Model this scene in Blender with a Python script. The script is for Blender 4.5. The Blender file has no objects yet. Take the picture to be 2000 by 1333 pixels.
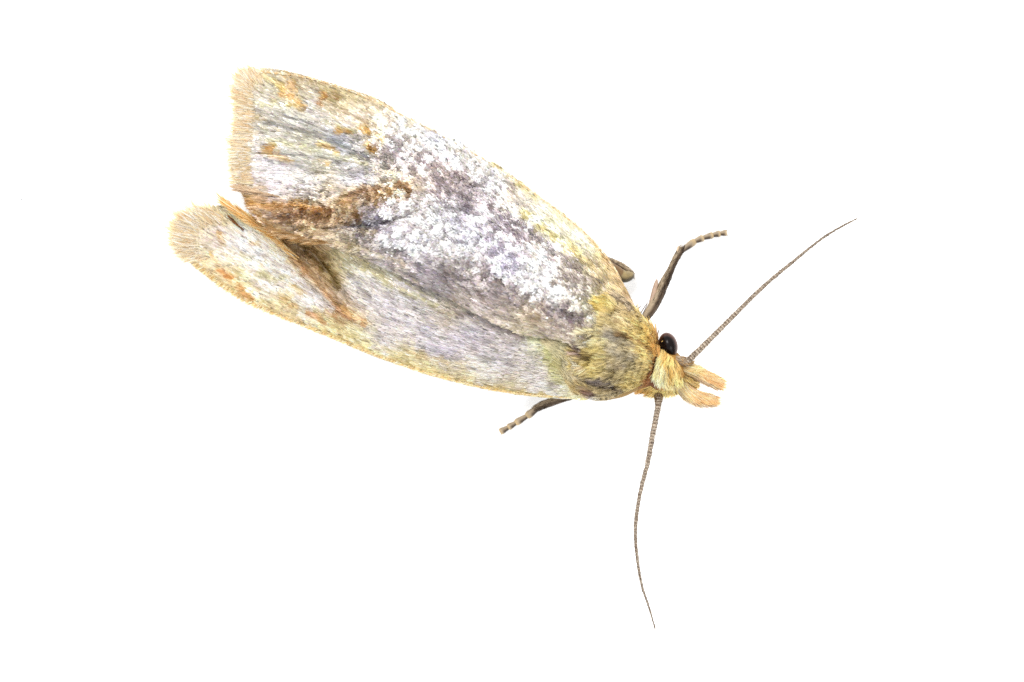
import bpy, math
import numpy as np
from mathutils import Vector

# ------------------------------------------------------------------ camera, light, exposure
scene = bpy.context.scene
D = 56.0                     # camera height above the white surface; 1 unit = about 1 mm
cam_data = bpy.data.cameras.new('camera')
cam_data.sensor_width = 36.0
cam_data.lens = 36.0 * D / 20.0
cam_data.clip_start = 1.0
cam_data.clip_end = 1000.0
cam_data.dof.use_dof = True
cam_data.dof.focus_distance = D - 1.0
cam_data.dof.aperture_fstop = 0.075
cam = bpy.data.objects.new('camera', cam_data)
scene.collection.objects.link(cam)
cam.location = (0, 0, D)
scene.camera = cam

world = bpy.data.worlds.new('World')
scene.world = world
world.use_nodes = True
bgn = world.node_tree.nodes['Background']
bgn.inputs['Color'].default_value = (0.97, 0.985, 1.0, 1)
bgn.inputs['Strength'].default_value = 0.70

def area_light(name, loc, size, power, color):
    l = bpy.data.lights.new(name, 'AREA')
    l.shape = 'SQUARE'; l.size = size; l.energy = power; l.color = color
    o = bpy.data.objects.new(name, l)
    scene.collection.objects.link(o)
    o.location = loc
    o.rotation_euler = (Vector((0, 0, 0)) - Vector(loc)).to_track_quat('-Z', 'Y').to_euler()
    return o
area_light('softbox_key', (-11, 24, 36), 17, 9000, (1.0, 0.985, 0.96))
area_light('softbox_fill', (24, -14, 30), 18, 2500, (0.97, 0.98, 1.0))

scene.view_settings.view_transform = 'Standard'
scene.view_settings.look = 'None'
scene.view_settings.exposure = 0.64
scene.view_settings.gamma = 1.0
scene.render.engine = 'CYCLES'
scene.cycles.use_denoising = False

rng = np.random.default_rng(11)

# ------------------------------------------------------------------ helpers
def lin(c):
    c = np.clip(np.asarray(c, float) / 255.0, 0, 1)
    return np.where(c <= 0.04045, c / 12.92, ((c + 0.055) / 1.055) ** 2.4)

def P(px, py, z):
    """a point of the specimen (measured on the plan, 100 units to 1 mm) at height z"""
    px = np.asarray(px, float); py = np.asarray(py, float); z = np.asarray(z, float)
    k = (D - z) / D
    return np.stack([(px - 1000) / 100 * k, (666.5 - py) / 100 * k, z + 0 * px], -1)

def make_mesh(name, verts, faces, mat, parent=None, col=None, smooth=True, kind=None, label=None):
    """verts (N,3); faces list of index arrays, each (M,k)"""
    verts = np.asarray(verts, np.float32)
    me = bpy.data.meshes.new(name)
    if not isinstance(faces, list):
        faces = [faces]
    me.vertices.add(len(verts))
    me.vertices.foreach_set('co', verts.ravel())
    nl = sum(f.size for f in faces); nf = sum(len(f) for f in faces)
    me.loops.add(nl)
    me.loops.foreach_set('vertex_index', np.concatenate([f.ravel() for f in faces]).astype(np.int32))
    me.polygons.add(nf)
    starts = []; s = 0
    for f in faces:
        k = f.shape[1]
        starts.append(s + k * np.arange(len(f))); s += f.size
    me.polygons.foreach_set('loop_start', np.concatenate(starts).astype(np.int32))
    me.polygons.foreach_set('use_smooth', np.full(nf, smooth))
    me.update(calc_edges=True)
    me.validate()
    if col is not None:
        a = me.color_attributes.new('col', 'FLOAT_COLOR', 'POINT')
        c = np.ones((len(verts), 4), np.float32)
        c[:, :col.shape[1]] = col
        if col.shape[1] == 3: c[:, 3] = 0
        a.data.foreach_set('color', c.ravel())
    me.materials.append(mat)
    o = bpy.data.objects.new(name, me)
    scene.collection.objects.link(o)
    if parent is not None: o.parent = parent
    if kind: o['kind'] = kind
    if label: o['label'] = label
    return o

def catmull(pts, n):
    pts = np.asarray(pts, float)
    ext = np.vstack([2 * pts[0] - pts[1], pts, 2 * pts[-1] - pts[-2]])
    seg = np.linalg.norm(np.diff(pts[:, :2], axis=0), axis=1)
    cum = np.concatenate([[0], np.cumsum(seg)]); cum /= cum[-1]
    t = np.linspace(0, 1, n)
    i = np.clip(np.searchsorted(cum, t, side='right') - 1, 0, len(pts) - 2)
    u = ((t - cum[i]) / (cum[i + 1] - cum[i]))[:, None]
    p0, p1, p2, p3 = ext[i], ext[i + 1], ext[i + 2], ext[i + 3]
    return 0.5 * (2 * p1 + (p2 - p0) * u + (2 * p0 - 5 * p1 + 4 * p2 - p3) * u ** 2 + (3 * p1 - p0 - 3 * p2 + p3) * u ** 3)

class TPS:
    def __init__(self, pts, reg=0.02):
        pts = np.asarray(pts, float)
        self.p = pts[:, :2] / 100; n = len(pts)
        d = np.linalg.norm(self.p[:, None] - self.p[None], axis=-1)
        A = np.zeros((n + 3, n + 3))
        A[:n, :n] = self.k(d) + reg * np.eye(n)
        A[:n, n] = 1; A[:n, n + 1:] = self.p; A[n, :n] = 1; A[n + 1:, :n] = self.p.T
        b = np.zeros(n + 3); b[:n] = pts[:, 2]
        self.w = np.linalg.solve(A, b)
    @staticmethod
    def k(d): return np.where(d > 0, d * d * np.log(d + 1e-9), 0)
    def __call__(self, x, y):
        x = np.asarray(x, float); shp = x.shape
        q = np.stack([x.ravel(), np.asarray(y, float).ravel()], -1) / 100
        out = np.empty(len(q)); n = len(self.p)
        for s in range(0, len(q), 20000):
            qq = q[s:s + 20000]
            d = np.linalg.norm(qq[:, None] - self.p[None], axis=-1)
            out[s:s + 20000] = self.k(d) @ self.w[:n] + self.w[n] + qq @ self.w[n + 1:]
        return out.reshape(shp)

def poly_dist(x, y, pl):
    """distance to a polyline and the parameter 0..1 along it"""
    pl = np.asarray(pl, float)
    best = np.full(x.shape, 1e9); par = np.zeros(x.shape); side = np.zeros(x.shape)
    seg = np.linalg.norm(np.diff(pl, axis=0), axis=1); cum = np.concatenate([[0], np.cumsum(seg)])
    for i in range(len(pl) - 1):
        a, b = pl[i], pl[i + 1]; v = b - a; L2 = (v @ v) or 1
        t = np.clip(((x - a[0]) * v[0] + (y - a[1]) * v[1]) / L2, 0, 1)
        ex, ey = x - a[0] - t * v[0], y - a[1] - t * v[1]
        d = np.hypot(ex, ey)
        m = d < best
        best = np.where(m, d, best); par = np.where(m, (cum[i] + t * seg[i]) / cum[-1], par)
        side = np.where(m, np.sign(v[0] * ey - v[1] * ex), side)
    return best, par, side

def inside(x, y, pl):
    res = np.zeros(x.shape, bool); n = len(pl); j = n - 1
    for i in range(n):
        xi, yi = pl[i]; xj, yj = pl[j]
        if yi != yj:
            c = ((yi > y) != (yj > y)) & (x < (xj - xi) * (y - yi) / (yj - yi) + xi)
            res ^= c
        j = i
    return res

def kreg(pts, x, y, sigma):
    """smooth blend of values known at scattered points"""
    pts = np.asarray(pts, float); q = pts[:, :2]; v = pts[:, 2:]
    x = np.asarray(x, float).ravel(); y = np.asarray(y, float).ravel()
    out = np.empty((len(x), v.shape[1]))
    for s in range(0, len(x), 30000):
        d2 = (x[s:s + 30000, None] - q[:, 0]) ** 2 + (y[s:s + 30000, None] - q[:, 1]) ** 2
        w = np.exp(-d2 / (2 * sigma ** 2)) + 30.0 / (d2 + 900.0) ** 1.5
        out[s:s + 30000] = (w @ v) / w.sum(1, keepdims=True)
    return out

# noise rasters over the specimen's plan ------------------------------------------------
X0, Y0, NW, NH = 290, 90, 1080, 740
def blur_noise(sig, seed):
    r = np.random.default_rng(seed)
    w = r.standard_normal((NH, NW))
    fy = np.fft.fftfreq(NH)[:, None]; fx = np.fft.rfftfreq(NW)[None]
    g = np.exp(-2 * (math.pi * sig) ** 2 * (fx ** 2 + fy ** 2))
    o = np.fft.irfft2(np.fft.rfft2(w) * g, s=(NH, NW))
    return o / o.std()
def samp(r, x, y):
    ix = np.clip(np.asarray(x) - X0, 0, NW - 2); iy = np.clip(np.asarray(y) - Y0, 0, NH - 2)
    i = ix.astype(int); j = iy.astype(int); u = ix - i; v = iy - j
    return (r[j, i] * (1 - u) * (1 - v) + r[j, i + 1] * u * (1 - v) + r[j + 1, i] * (1 - u) * v + r[j + 1, i + 1] * u * v)
N2 = blur_noise(2.2, 1); N4 = blur_noise(4.0, 2); N9 = blur_noise(9, 3); N20 = blur_noise(20, 4)

def nrm(v): return v / (np.linalg.norm(v, axis=-1, keepdims=True) + 1e-12)

# ------------------------------------------------------------------ materials
def mat_attr(name, rough=0.5, spec=0.4, metal_scale=0.0, transl=0.0, grain=0.1, gscale=30, sheen=0.0, coat=0.0, gain=1.0):
    m = bpy.data.materials.new(name); m.use_nodes = True
    nt = m.node_tree; b = nt.nodes['Principled BSDF']; out = nt.nodes['Material Output']
    at = nt.nodes.new('ShaderNodeAttribute'); at.attribute_name = 'col'
    tc = nt.nodes.new('ShaderNodeTexCoord')
    no = nt.nodes.new('ShaderNodeTexNoise'); no.inputs['Scale'].default_value = gscale; no.inputs['Detail'].default_value = 3
    nt.links.new(tc.outputs['Object'], no.inputs['Vector'])
    mr = nt.nodes.new('ShaderNodeMapRange')
    mr.inputs['From Min'].default_value = 0.25; mr.inputs['From Max'].default_value = 0.75
    mr.inputs['To Min'].default_value = gain * (1 - grain); mr.inputs['To Max'].default_value = gain * (1 + grain)
    nt.links.new(no.outputs['Fac'], mr.inputs['Value'])
    mx = nt.nodes.new('ShaderNodeVectorMath'); mx.operation = 'SCALE'
    nt.links.new(at.outputs['Color'], mx.inputs[0]); nt.links.new(mr.outputs['Result'], mx.inputs['Scale'])
    nt.links.new(mx.outputs[0], b.inputs['Base Color'])
    b.inputs['Roughness'].default_value = rough
    b.inputs['Specular IOR Level'].default_value = spec
    b.inputs['Coat Weight'].default_value = coat
    b.inputs['Sheen Weight'].default_value = sheen
    if metal_scale > 0:
        mm = nt.nodes.new('ShaderNodeMath'); mm.operation = 'MULTIPLY'; mm.inputs[1].default_value = metal_scale
        nt.links.new(at.outputs['Alpha'], mm.inputs[0]); nt.links.new(mm.outputs[0], b.inputs['Metallic'])
    if transl > 0:
        t = nt.nodes.new('ShaderNodeBsdfTranslucent'); nt.links.new(mx.outputs[0], t.inputs['Color'])
        ms = nt.nodes.new('ShaderNodeMixShader'); ms.inputs[0].default_value = transl
        nt.links.new(b.outputs[0], ms.inputs[1]); nt.links.new(t.outputs[0], ms.inputs[2])
        nt.links.new(ms.outputs[0], out.inputs['Surface'])
    return m

M_scale = mat_attr('wing_scales', rough=0.33, spec=0.5, metal_scale=1.0, transl=0.12, grain=0.06)
M_membrane = mat_attr('wing_membrane', rough=0.6, spec=0.3, transl=0.15, grain=0.15, gscale=8)
M_fringe = mat_attr('fringe_hair', rough=0.5, spec=0.3, transl=0.5, grain=0.1)
M_hair = mat_attr('body_hair', rough=0.45, spec=0.35, transl=0.35, grain=0.1)
M_body = mat_attr('body_skin', rough=0.7, spec=0.2, grain=0.2, gscale=6)
M_leg = mat_attr('leg_cuticle', rough=0.5, spec=0.35, grain=0.2, gscale=14)
M_eye = mat_attr('compound_eye', rough=0.22, spec=0.16, grain=0.3, gscale=9)

# white surface that the moth stands on; glow added to wash out its shadow
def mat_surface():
    m = bpy.data.materials.new('white_surface_glow'); m.use_nodes = True
    nt = m.node_tree; b = nt.nodes['Principled BSDF']
    tc = nt.nodes.new('ShaderNodeTexCoord')
    no = nt.nodes.new('ShaderNodeTexNoise'); no.inputs['Scale'].default_value = 3; no.inputs['Detail'].default_value = 5
    nt.links.new(tc.outputs['Object'], no.inputs['Vector'])
    cr = nt.nodes.new('ShaderNodeValToRGB')
    cr.color_ramp.elements[0].color = (0.86, 0.87, 0.88, 1); cr.color_ramp.elements[1].color = (0.90, 0.90, 0.90, 1)
    nt.links.new(no.outputs['Fac'], cr.inputs[0]); nt.links.new(cr.outputs[0], b.inputs['Base Color'])
    b.inputs['Roughness'].default_value = 0.75
    b.inputs['Specular IOR Level'].default_value = 0.2
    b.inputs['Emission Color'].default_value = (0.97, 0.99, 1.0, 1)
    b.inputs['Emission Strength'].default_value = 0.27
    return m
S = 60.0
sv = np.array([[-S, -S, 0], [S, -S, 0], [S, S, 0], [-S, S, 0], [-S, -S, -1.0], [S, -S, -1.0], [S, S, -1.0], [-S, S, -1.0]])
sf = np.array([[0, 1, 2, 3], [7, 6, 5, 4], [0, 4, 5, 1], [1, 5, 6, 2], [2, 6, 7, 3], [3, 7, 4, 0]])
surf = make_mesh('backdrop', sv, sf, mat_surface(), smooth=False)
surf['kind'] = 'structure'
surf['label'] = 'plain white surface with added glow that the moth stands on'

# ------------------------------------------------------------------ the moth
moth = bpy.data.objects.new('moth', None)
scene.collection.objects.link(moth)
moth.location = (0, 0, 0)
moth['label'] = 'pale yellow and silvery grey moth with folded wings and thin antennae on a white surface'
moth['category'] = 'moth'

# ---- wing outlines on the plan
costaR = [(1246, 612), (1228, 575), (1206, 533), (1186, 503), (1150, 463), (1100, 420), (1040, 376), (985, 335), (945, 312), (900, 284), (850, 259), (812, 243), (775, 220), (740, 198), (690, 180), (650, 167), (590, 150), (545, 142), (505, 140), (480, 145)]
dorsR = [(1140, 690), (1110, 668), (1040, 657), (985, 638), (930, 612), (880, 585), (820, 556), (760, 525), (700, 498), (650, 478), (600, 462), (550, 455), (515, 432), (490, 405)]
termR = [(480, 145), (470, 180), (472, 230), (466, 270), (463, 310), (468, 345), (482, 372), (490, 405)]
rootR = [(1246, 612), (1222, 640), (1180, 668), (1140, 690)]
costaL = [(1150, 780), (1110, 778), (1050, 774), (960, 761), (870, 740), (790, 715), (720, 690), (650, 660), (580, 631), (500, 598), (440, 562), (395, 528), (365, 500)]
dorsL = [(1150, 660), (1080, 630), (980, 590), (860, 530), (760, 480), (680, 450), (600, 440), (560, 462), (520, 440), (480, 418), (450, 408)]
termL = [(365, 500), (352, 468), (360, 440), (390, 420), (420, 412), (450, 408)]
rootL = [(1150, 780), (1160, 740), (1158, 700), (1150, 660)]

zR = TPS([(1246,612,1.15),(1206,533,.72),(1150,463,.42),(1100,420,.36),(1040,376,.33),(945,312,.32),(850,259,.32),(775,220,.34),(690,180,.36),(590,150,.40),(480,145,.45),
          (466,230,.52),(463,310,.62),(482,372,.78),(490,405,1.45),(550,455,1.62),(600,462,1.66),(700,498,1.42),(820,556,1.52),(930,612,1.62),(1040,657,1.72),(1140,690,1.75),
          (1000,560,1.82),(900,500,1.72),(800,450,1.62),(700,450,1.48),(620,425,1.62),(1100,600,1.95),(1180,610,1.75),(1100,520,1.35),(1000,450,1.15),(900,400,1.1),(800,370,1.12),(700,385,1.2),
          (1180,540,1.05),(1050,440,.85),(950,380,.8),(850,320,.78),(750,290,.72),(650,240,.62),(560,200,.55),(680,330,.82),(600,340,.8),(540,360,.85),(580,390,1.3),(540,280,.62)], 0.02)
zL = TPS([(1150,780,.85),(1050,774,.55),(960,761,.42),(870,740,.35),(790,715,.32),(720,690,.3),(650,660,.28),(580,631,.27),(500,598,.26),(440,562,.26),(365,500,.3),(352,460,.38),(390,420,.46),(450,408,.6),
          (520,440,.86),(560,478,.92),(600,530,.86),(650,590,.8),(700,625,.74),(600,440,.9),(640,490,.92),(660,540,.92),(680,450,1.15),(760,480,1.25),(860,530,1.38),(980,590,1.5),(1080,630,1.6),(1150,660,1.6),
          (700,560,.98),(780,600,1.1),(860,630,1.2),(950,660,1.35),(1040,690,1.5),(1090,720,1.35),(1000,720,1.05),(880,690,.85),(780,650,.8),(720,600,.88),(600,590,.48),(520,540,.45),(450,500,.42),(620,560,.72),(540,500,.7),(480,460,.6)], 0.02)

ridgesR = [  # polyline, width, height
    ([(800,345),(700,322),(600,306),(480,300)],4,-.03),([(800,335),(700,300),(600,270),(480,250)],4,-.035),([(790,325),(700,285),(600,240),(480,215)],4,-.03),([(790,350),(690,338),(580,335),(480,335)],4,-.03),
    ([(500,398),(560,412),(620,418),(690,392),(760,374),(830,368)], 13, .13),
    ([(600,448),(680,444),(730,442),(780,430),(830,410)], 9, -.16),
    ([(700,470),(780,462),(860,470),(960,520)], 22, .10),
    ([(500,240),(600,262),(690,292),(780,335)], 7, -.05),
    ([(520,305),(640,330),(760,352),(850,380)], 7, -.05),
    ([(560,225),(660,255),(760,300)], 10, .03),
    ([(840,350),(920,395),(1010,450),(1100,530)], 12, -.07),
    ([(830,440),(900,470),(960,500),(1040,560)], 7, -.05),
    ([(860,545),(920,575),(985,605)], 14, -.08),
    ([(640,470),(760,510),(880,562),(1000,622)], 7, .05),
    ([(1060,590),(1110,615),(1150,640)], 12, -.08),
]
ridgesL = [
    ([(440,400),(510,432),(552,466),(578,500),(605,537),(640,578),(668,604),(712,630)], 7, .15),
    ([(575,480),(620,500),(650,540),(668,575),(690,600)], 13, -.16),
    ([(700,520),(800,575),(900,620),(960,640)], 9, .05),
    ([(640,600),(760,650),(900,690)], 14, .03),
    ([(740,560),(840,620),(950,655)], 8, -.04),
    ([(420,470),(560,550),(660,600)], 8, -.03),
    ([(450,520),(540,570),(640,612)], 8, .03),
]
ROUGH = [(790,300,70),(870,310,60),(940,370,60),(860,440,75),(960,500,85),(1050,560,85),(1120,600,60),(780,480,60),(720,440,50),(1010,460,50),(620,415,50),(760,390,60)]
def rough_mask(x, y):
    m = np.zeros(np.shape(x))
    for cx, cy, r in ROUGH:
        m = np.maximum(m, np.exp(-((x - cx) ** 2 + (y - cy) ** 2) / (2 * (r * .75) ** 2)))
    m = np.clip(m * 1.3, 0, 1)
    for cx, cy, r in [(740,520,28),(790,542,30),(850,568,28),(905,585,30),(955,605,26),(1000,618,26),(1050,640,26),(1095,655,22),(985,588,20),(640,460,20),(1060,625,16)]:
        m = m * (1 - np.exp(-((x - cx) ** 2 + (y - cy) ** 2) / (2 * (r * .7) ** 2)))
    return m
def height(w, x, y, fine=True):
    base = (zR if w == 'R' else zL)(x, y)
    for pl, wd, h in (ridgesR if w == 'R' else ridgesL):
        d, t, _ = poly_dist(np.asarray(x, float), np.asarray(y, float), pl)
        fade = np.clip(np.minimum(t, 1 - t) * 8, 0, 1)
        base = base + h * np.exp(-(d / wd) ** 2) * np.where(d < 3 * wd, 1, 0) * (0.25 + 0.75 * fade)
    if fine:
        rm = rough_mask(x, y) if w == 'R' else 0.15
        base = base + 0.009 * samp(N4, x, y) * (0.25 + rm) + 0.008 * samp(N9, x, y)
    return np.maximum(base, 0.12)

# ---- flow of scales (direction from wing root to wing tip), plan axes, y down
flowR = [(480,160,-.8,-.75),(460,230,-1,-.12),(455,320,-1,.05),(540,180,-.85,-.5),(560,250,-.95,-.28),(560,330,-.97,-.15),(650,200,-.88,-.42),(660,300,-.93,-.33),(650,370,-1,-.02),
         (770,240,-.8,-.55),(780,330,-.86,-.5),(760,400,-1,.12),(640,420,-1,.02),(620,455,-1,.0),(900,320,-.8,-.6),(900,430,-.88,-.45),(800,500,-.93,-.35),(1000,400,-.78,-.62),(1000,520,-.85,-.52),
         (900,580,-.88,-.47),(1100,470,-.75,-.66),(1100,600,-.85,-.5),(1180,550,-.72,-.7),(1220,600,-.7,-.7),(1150,660,-.93,-.3),(1040,650,-.95,-.25),(700,480,-.97,-.2)]
flowL = [(345,440,-.93,-.35),(350,490,-1,.05),(390,415,-.75,-.65),(430,400,-.6,-.8),(430,470,-.87,-.48),(420,530,-.9,-.42),(500,580,-.9,-.42),(520,470,-.8,-.6),(560,540,-.85,-.52),(620,640,-.92,-.38),
         (650,580,-.78,-.62),(620,510,-.78,-.62),(700,520,-.86,-.5),(720,600,-.86,-.5),(760,680,-.95,-.3),(800,580,-.87,-.5),(850,640,-.94,-.34),(900,730,-.98,-.18),(930,630,-.88,-.47),(1000,690,-.98,-.2),(1050,760,-1,-.03),(1110,700,-.9,-.42),(1130,760,-.98,.1)]

# ---- pigment, with some shade painted in: colours known at points
colR = [(470,160,203,183,148),(455,250,181,157,113),(450,330,184,161,123),(468,200,229,206,171),(520,160,191,176,140),(520,190,171,163,135),(520,220,168,165,151),(600,220,192,192,180),(560,260,194,193,186),(640,260,196,195,196),(680,300,165,168,170),(600,300,184,182,155),
 (520,330,213,206,201),(600,350,225,222,226),(690,350,252,252,252),(560,370,238,230,235),(490,300,219,210,196),(600,165,176,151,106),(680,190,180,161,118),(740,205,212,195,162),(700,225,233,218,193),(740,240,223,211,194),(800,262,252,250,235),(775,300,227,212,210),
 (820,330,194,182,178),(850,272,252,252,250),(900,302,252,252,252),(960,345,252,252,252),(1040,402,251,245,222),(1100,450,237,229,192),(1150,500,252,252,216),(1190,540,203,167,97),(1215,575,196,155,95),(880,372,174,157,160),(920,392,113,97,100),(850,340,241,224,222),
 (960,425,252,244,242),(1000,460,205,190,198),(1080,500,252,244,238),(1120,530,192,176,165),(1000,400,203,191,177),(800,398,252,252,252),(870,425,252,252,252),(770,412,231,222,229),(725,440,110,102,106),(640,425,191,154,113),(560,415,164,111,54),(500,405,168,122,62),
 (520,425,250,214,184),(590,445,193,160,121),(700,385,184,147,100),(790,372,229,198,158),(650,385,185,168,145),(780,460,252,247,252),(850,500,252,252,252),(840,525,119,105,112),(920,480,252,250,252),(980,520,222,215,231),(1045,560,252,252,252),(1080,590,252,249,252),
 (1105,612,111,93,98),(1135,622,185,169,174),(990,590,135,120,118),(940,570,185,172,173),(885,560,111,99,98),(1050,620,166,145,125),(1000,622,206,192,175),(900,582,153,141,124),(760,530,181,169,154),(700,490,175,161,135),(650,470,201,180,151),(820,560,211,200,188),
 (740,500,146,134,119),(1040,645,186,172,141),(1090,655,186,169,140),(1160,600,252,250,202),(1130,590,252,252,235),(1190,570,187,169,142),(1210,600,236,216,168),(1170,640,206,196,166),(1190,520,252,228,162),(1140,560,175,163,155),(640,330,153,151,124),(600,270,176,175,168),
 (740,330,158,151,141),(1150,530,159,143,123)]
colL = [(345,450,215,194,163),(400,455,197,178,149),(380,500,226,205,159),(360,470,252,242,220),(450,480,236,224,216),(500,500,252,252,252),(450,530,232,213,169),(530,560,243,232,231),(480,580,252,242,182),(430,550,222,193,133),(560,520,252,252,247),(600,560,252,252,252),
 (560,600,233,212,156),(620,600,252,252,252),(640,640,246,225,169),(700,660,237,218,160),(690,615,167,118,53),(540,500,234,222,207),(510,470,252,252,236),(490,430,252,234,174),(430,400,204,179,131),(540,455,237,176,100),(630,500,178,139,84),(600,478,109,72,23),
 (655,545,126,97,46),(580,500,246,189,118),(620,545,211,158,97),(645,580,208,179,151),(680,520,243,237,198),(720,560,228,224,220),(760,600,191,184,192),(700,600,245,241,246),(800,605,225,217,212),(740,540,221,213,179),(700,500,196,180,146),(850,622,202,194,189),
 (850,652,217,209,225),(800,690,217,204,167),(900,680,207,199,215),(950,660,182,173,185),(1000,692,205,199,206),(1050,700,193,191,180),(950,722,252,252,252),(1050,742,233,229,237),(1020,770,208,187,137),(900,745,230,207,149),(820,718,218,197,137),(1090,762,252,252,252),
 (1080,680,213,214,158),(1112,730,233,223,155),(1125,762,245,228,162),(780,655,228,218,223),(720,640,252,246,212),(1060,720,170,162,154),(870,595,176,164,145),(930,628,201,189,170),(1000,655,194,181,175),(760,640,193,185,194),(950,765,186,161,107),(560,630,178,151,101)]
# strokes: polyline, half width, colour, strength
ORG = (212,154,68); BRN = (160,112,64); DK = (96,84,76)
strR = [([(800,345),(700,322),(600,306),(480,300)],2.2,(150,150,146),.55),([(800,335),(700,300),(600,270),(480,250)],2.2,(140,146,150),.6),([(790,325),(700,285),(600,240),(480,215)],2,(160,162,160),.5),([(780,300),(690,255),(590,205),(485,180)],2,(170,160,145),.45),([(790,350),(690,338),(580,335),(480,335)],2.2,(176,172,168),.5),([(770,275),(690,225),(600,180),(520,155)],2,(190,160,120),.4),([(780,362),(680,360),(560,358),(485,355)],2,(170,168,168),.5),([(790,340),(690,312),(590,288),(480,275)],2.2,(236,234,226),.5),([(790,355),(690,346),(600,345),(500,344)],3,(244,244,246),.6),([(780,318),(700,275),(600,225),(500,196)],2,(232,228,206),.45),([(482,150),(468,250),(468,350)],30,(238,222,190),.6),([(568,150),(575,170)],9,ORG,.7),([(563,190),(580,200),(592,206)],9,ORG,.9),([(630,205),(640,198),(650,190)],10,BRN,.95),([(637,195),(650,182)],9,ORG,.6),
 ([(672,258),(690,262)],7,ORG,.8),([(712,256),(720,262)],7,ORG,.8),([(728,285),(738,300)],7,ORG,.85),([(745,272),(752,282)],6,ORG,.5),([(533,290),(542,297)],8,ORG,.95),([(520,300),(560,312),(575,318)],7,ORG,.55),
 ([(635,282),(648,290),(665,298)],7,ORG,.7),([(632,318),(648,324)],7,ORG,.6),([(500,236),(520,236)],6,ORG,.3),([(545,255),(556,262)],5,ORG,.35),([(515,150),(545,165),(560,180)],5,(225,190,90),.5),
 ([(500,240),(560,252),(620,266),(690,292),(760,330)],4,(130,135,135),.55),([(560,235),(640,262),(740,318)],3,(140,150,150),.5),([(530,318),(640,332),(700,345),(800,352)],3,(150,150,145),.5),([(600,215),(680,250),(760,290)],3,(160,155,150),.45),
 ([(520,275),(600,290),(660,305),(720,325)],6,(206,200,130),.45),([(520,255),(600,272),(680,292)],4,(208,206,150),.4),([(500,205),(590,212)],5,(206,200,140),.4),([(640,240),(700,262)],4,(210,205,140),.35),
 ([(560,350),(640,352),(740,360)],6,(238,240,244),.6),([(700,340),(790,352)],4,(236,240,248),.5),([(545,362),(600,372)],4,(165,162,165),.5),
 ([(500,395),(530,410),(560,408),(600,405)],8,ORG,.85),([(520,415),(560,425),(600,420),(650,430),(700,425)],12,(124,82,38),.8),([(565,408),(620,412),(650,415)],8,(126,76,30),.7),([(530,435),(560,447),(600,450)],7,(108,78,36),.7),([(500,378),(560,382),(620,386),(665,380)],6,(226,224,222),.6),([(496,400),(530,405),(580,404),(630,412)],4,(206,140,54),.8),([(505,420),(520,428)],10,(212,182,155),.7),
 ([(680,395),(700,382),(740,376),(800,372)],10,(172,124,70),.8),([(740,400),(790,380)],6,(190,150,110),.5),([(660,446),(720,443),(760,436)],8,(96,92,96),.85),([(760,436),(790,420)],6,(110,104,104),.6),
 ([(590,458),(640,455),(680,452),(740,458)],4,(214,190,156),.7),([(610,448),(660,446)],2.5,(206,170,120),.6),([(740,530),(800,556),(880,592),(960,622)],9,(166,152,136),.55),([(700,510),(780,545),(850,575)],3,(206,190,150),.6),([(880,600),(960,632),(1040,655)],5,(200,188,160),.7),([(760,520),(840,556),(930,600)],5,(136,124,114),.5),([(600,465),(700,482),(800,520)],4,(196,170,130),.5),([(690,500),(760,528),(860,575)],4,(150,130,100),.5),
 ([(845,350),(880,368),(940,400),(1010,440)],9,(132,122,128),.6),([(1040,470),(1110,520),(1160,560)],5,(140,126,120),.45),([(940,400),(960,410)],6,(120,80,60),.4),([(1000,440),(1060,475),(1085,490)],4,(110,102,104),.6),([(1150,540),(1185,565)],4,(120,100,84),.5),
 ([(830,445),(880,460),(930,490)],4,(130,124,126),.6),([(830,520),(865,510),(870,530)],9,(126,120,124),.7),([(930,470),(960,490),(1000,510)],3,(120,114,116),.5),
 ([(960,585),(1010,588)],14,(128,112,106),.8),([(970,550),(1000,566)],5,(110,96,86),.7),([(1010,600),(1000,620)],10,(146,134,122),.6),
 ([(1085,605),(1110,618),(1135,628)],13,(104,94,98),.8),([(1150,610),(1135,595)],7,(206,206,160),.5),([(1055,625),(1080,640)],12,(166,142,118),.7),
 ([(1186,503),(1206,533),(1230,575),(1244,605)],9,(196,158,108),.75),([(1100,420),(1150,463),(1190,510)],4,(214,170,104),.7),([(940,308),(1040,376),(1100,420)],3,(222,186,130),.5),([(590,148),(690,178),(775,219)],4,(214,180,134),.5),([(810,243),(900,283)],3,(200,165,110),.5),
 ([(960,322),(1050,392)],5,(250,230,160),.5),([(1030,425),(1100,480),(1130,500)],9,(250,226,130),.6),([(1125,498),(1170,535)],5,(238,206,120),.5),([(1000,330),(1015,340)],4,(200,150,120),.4)]
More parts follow.
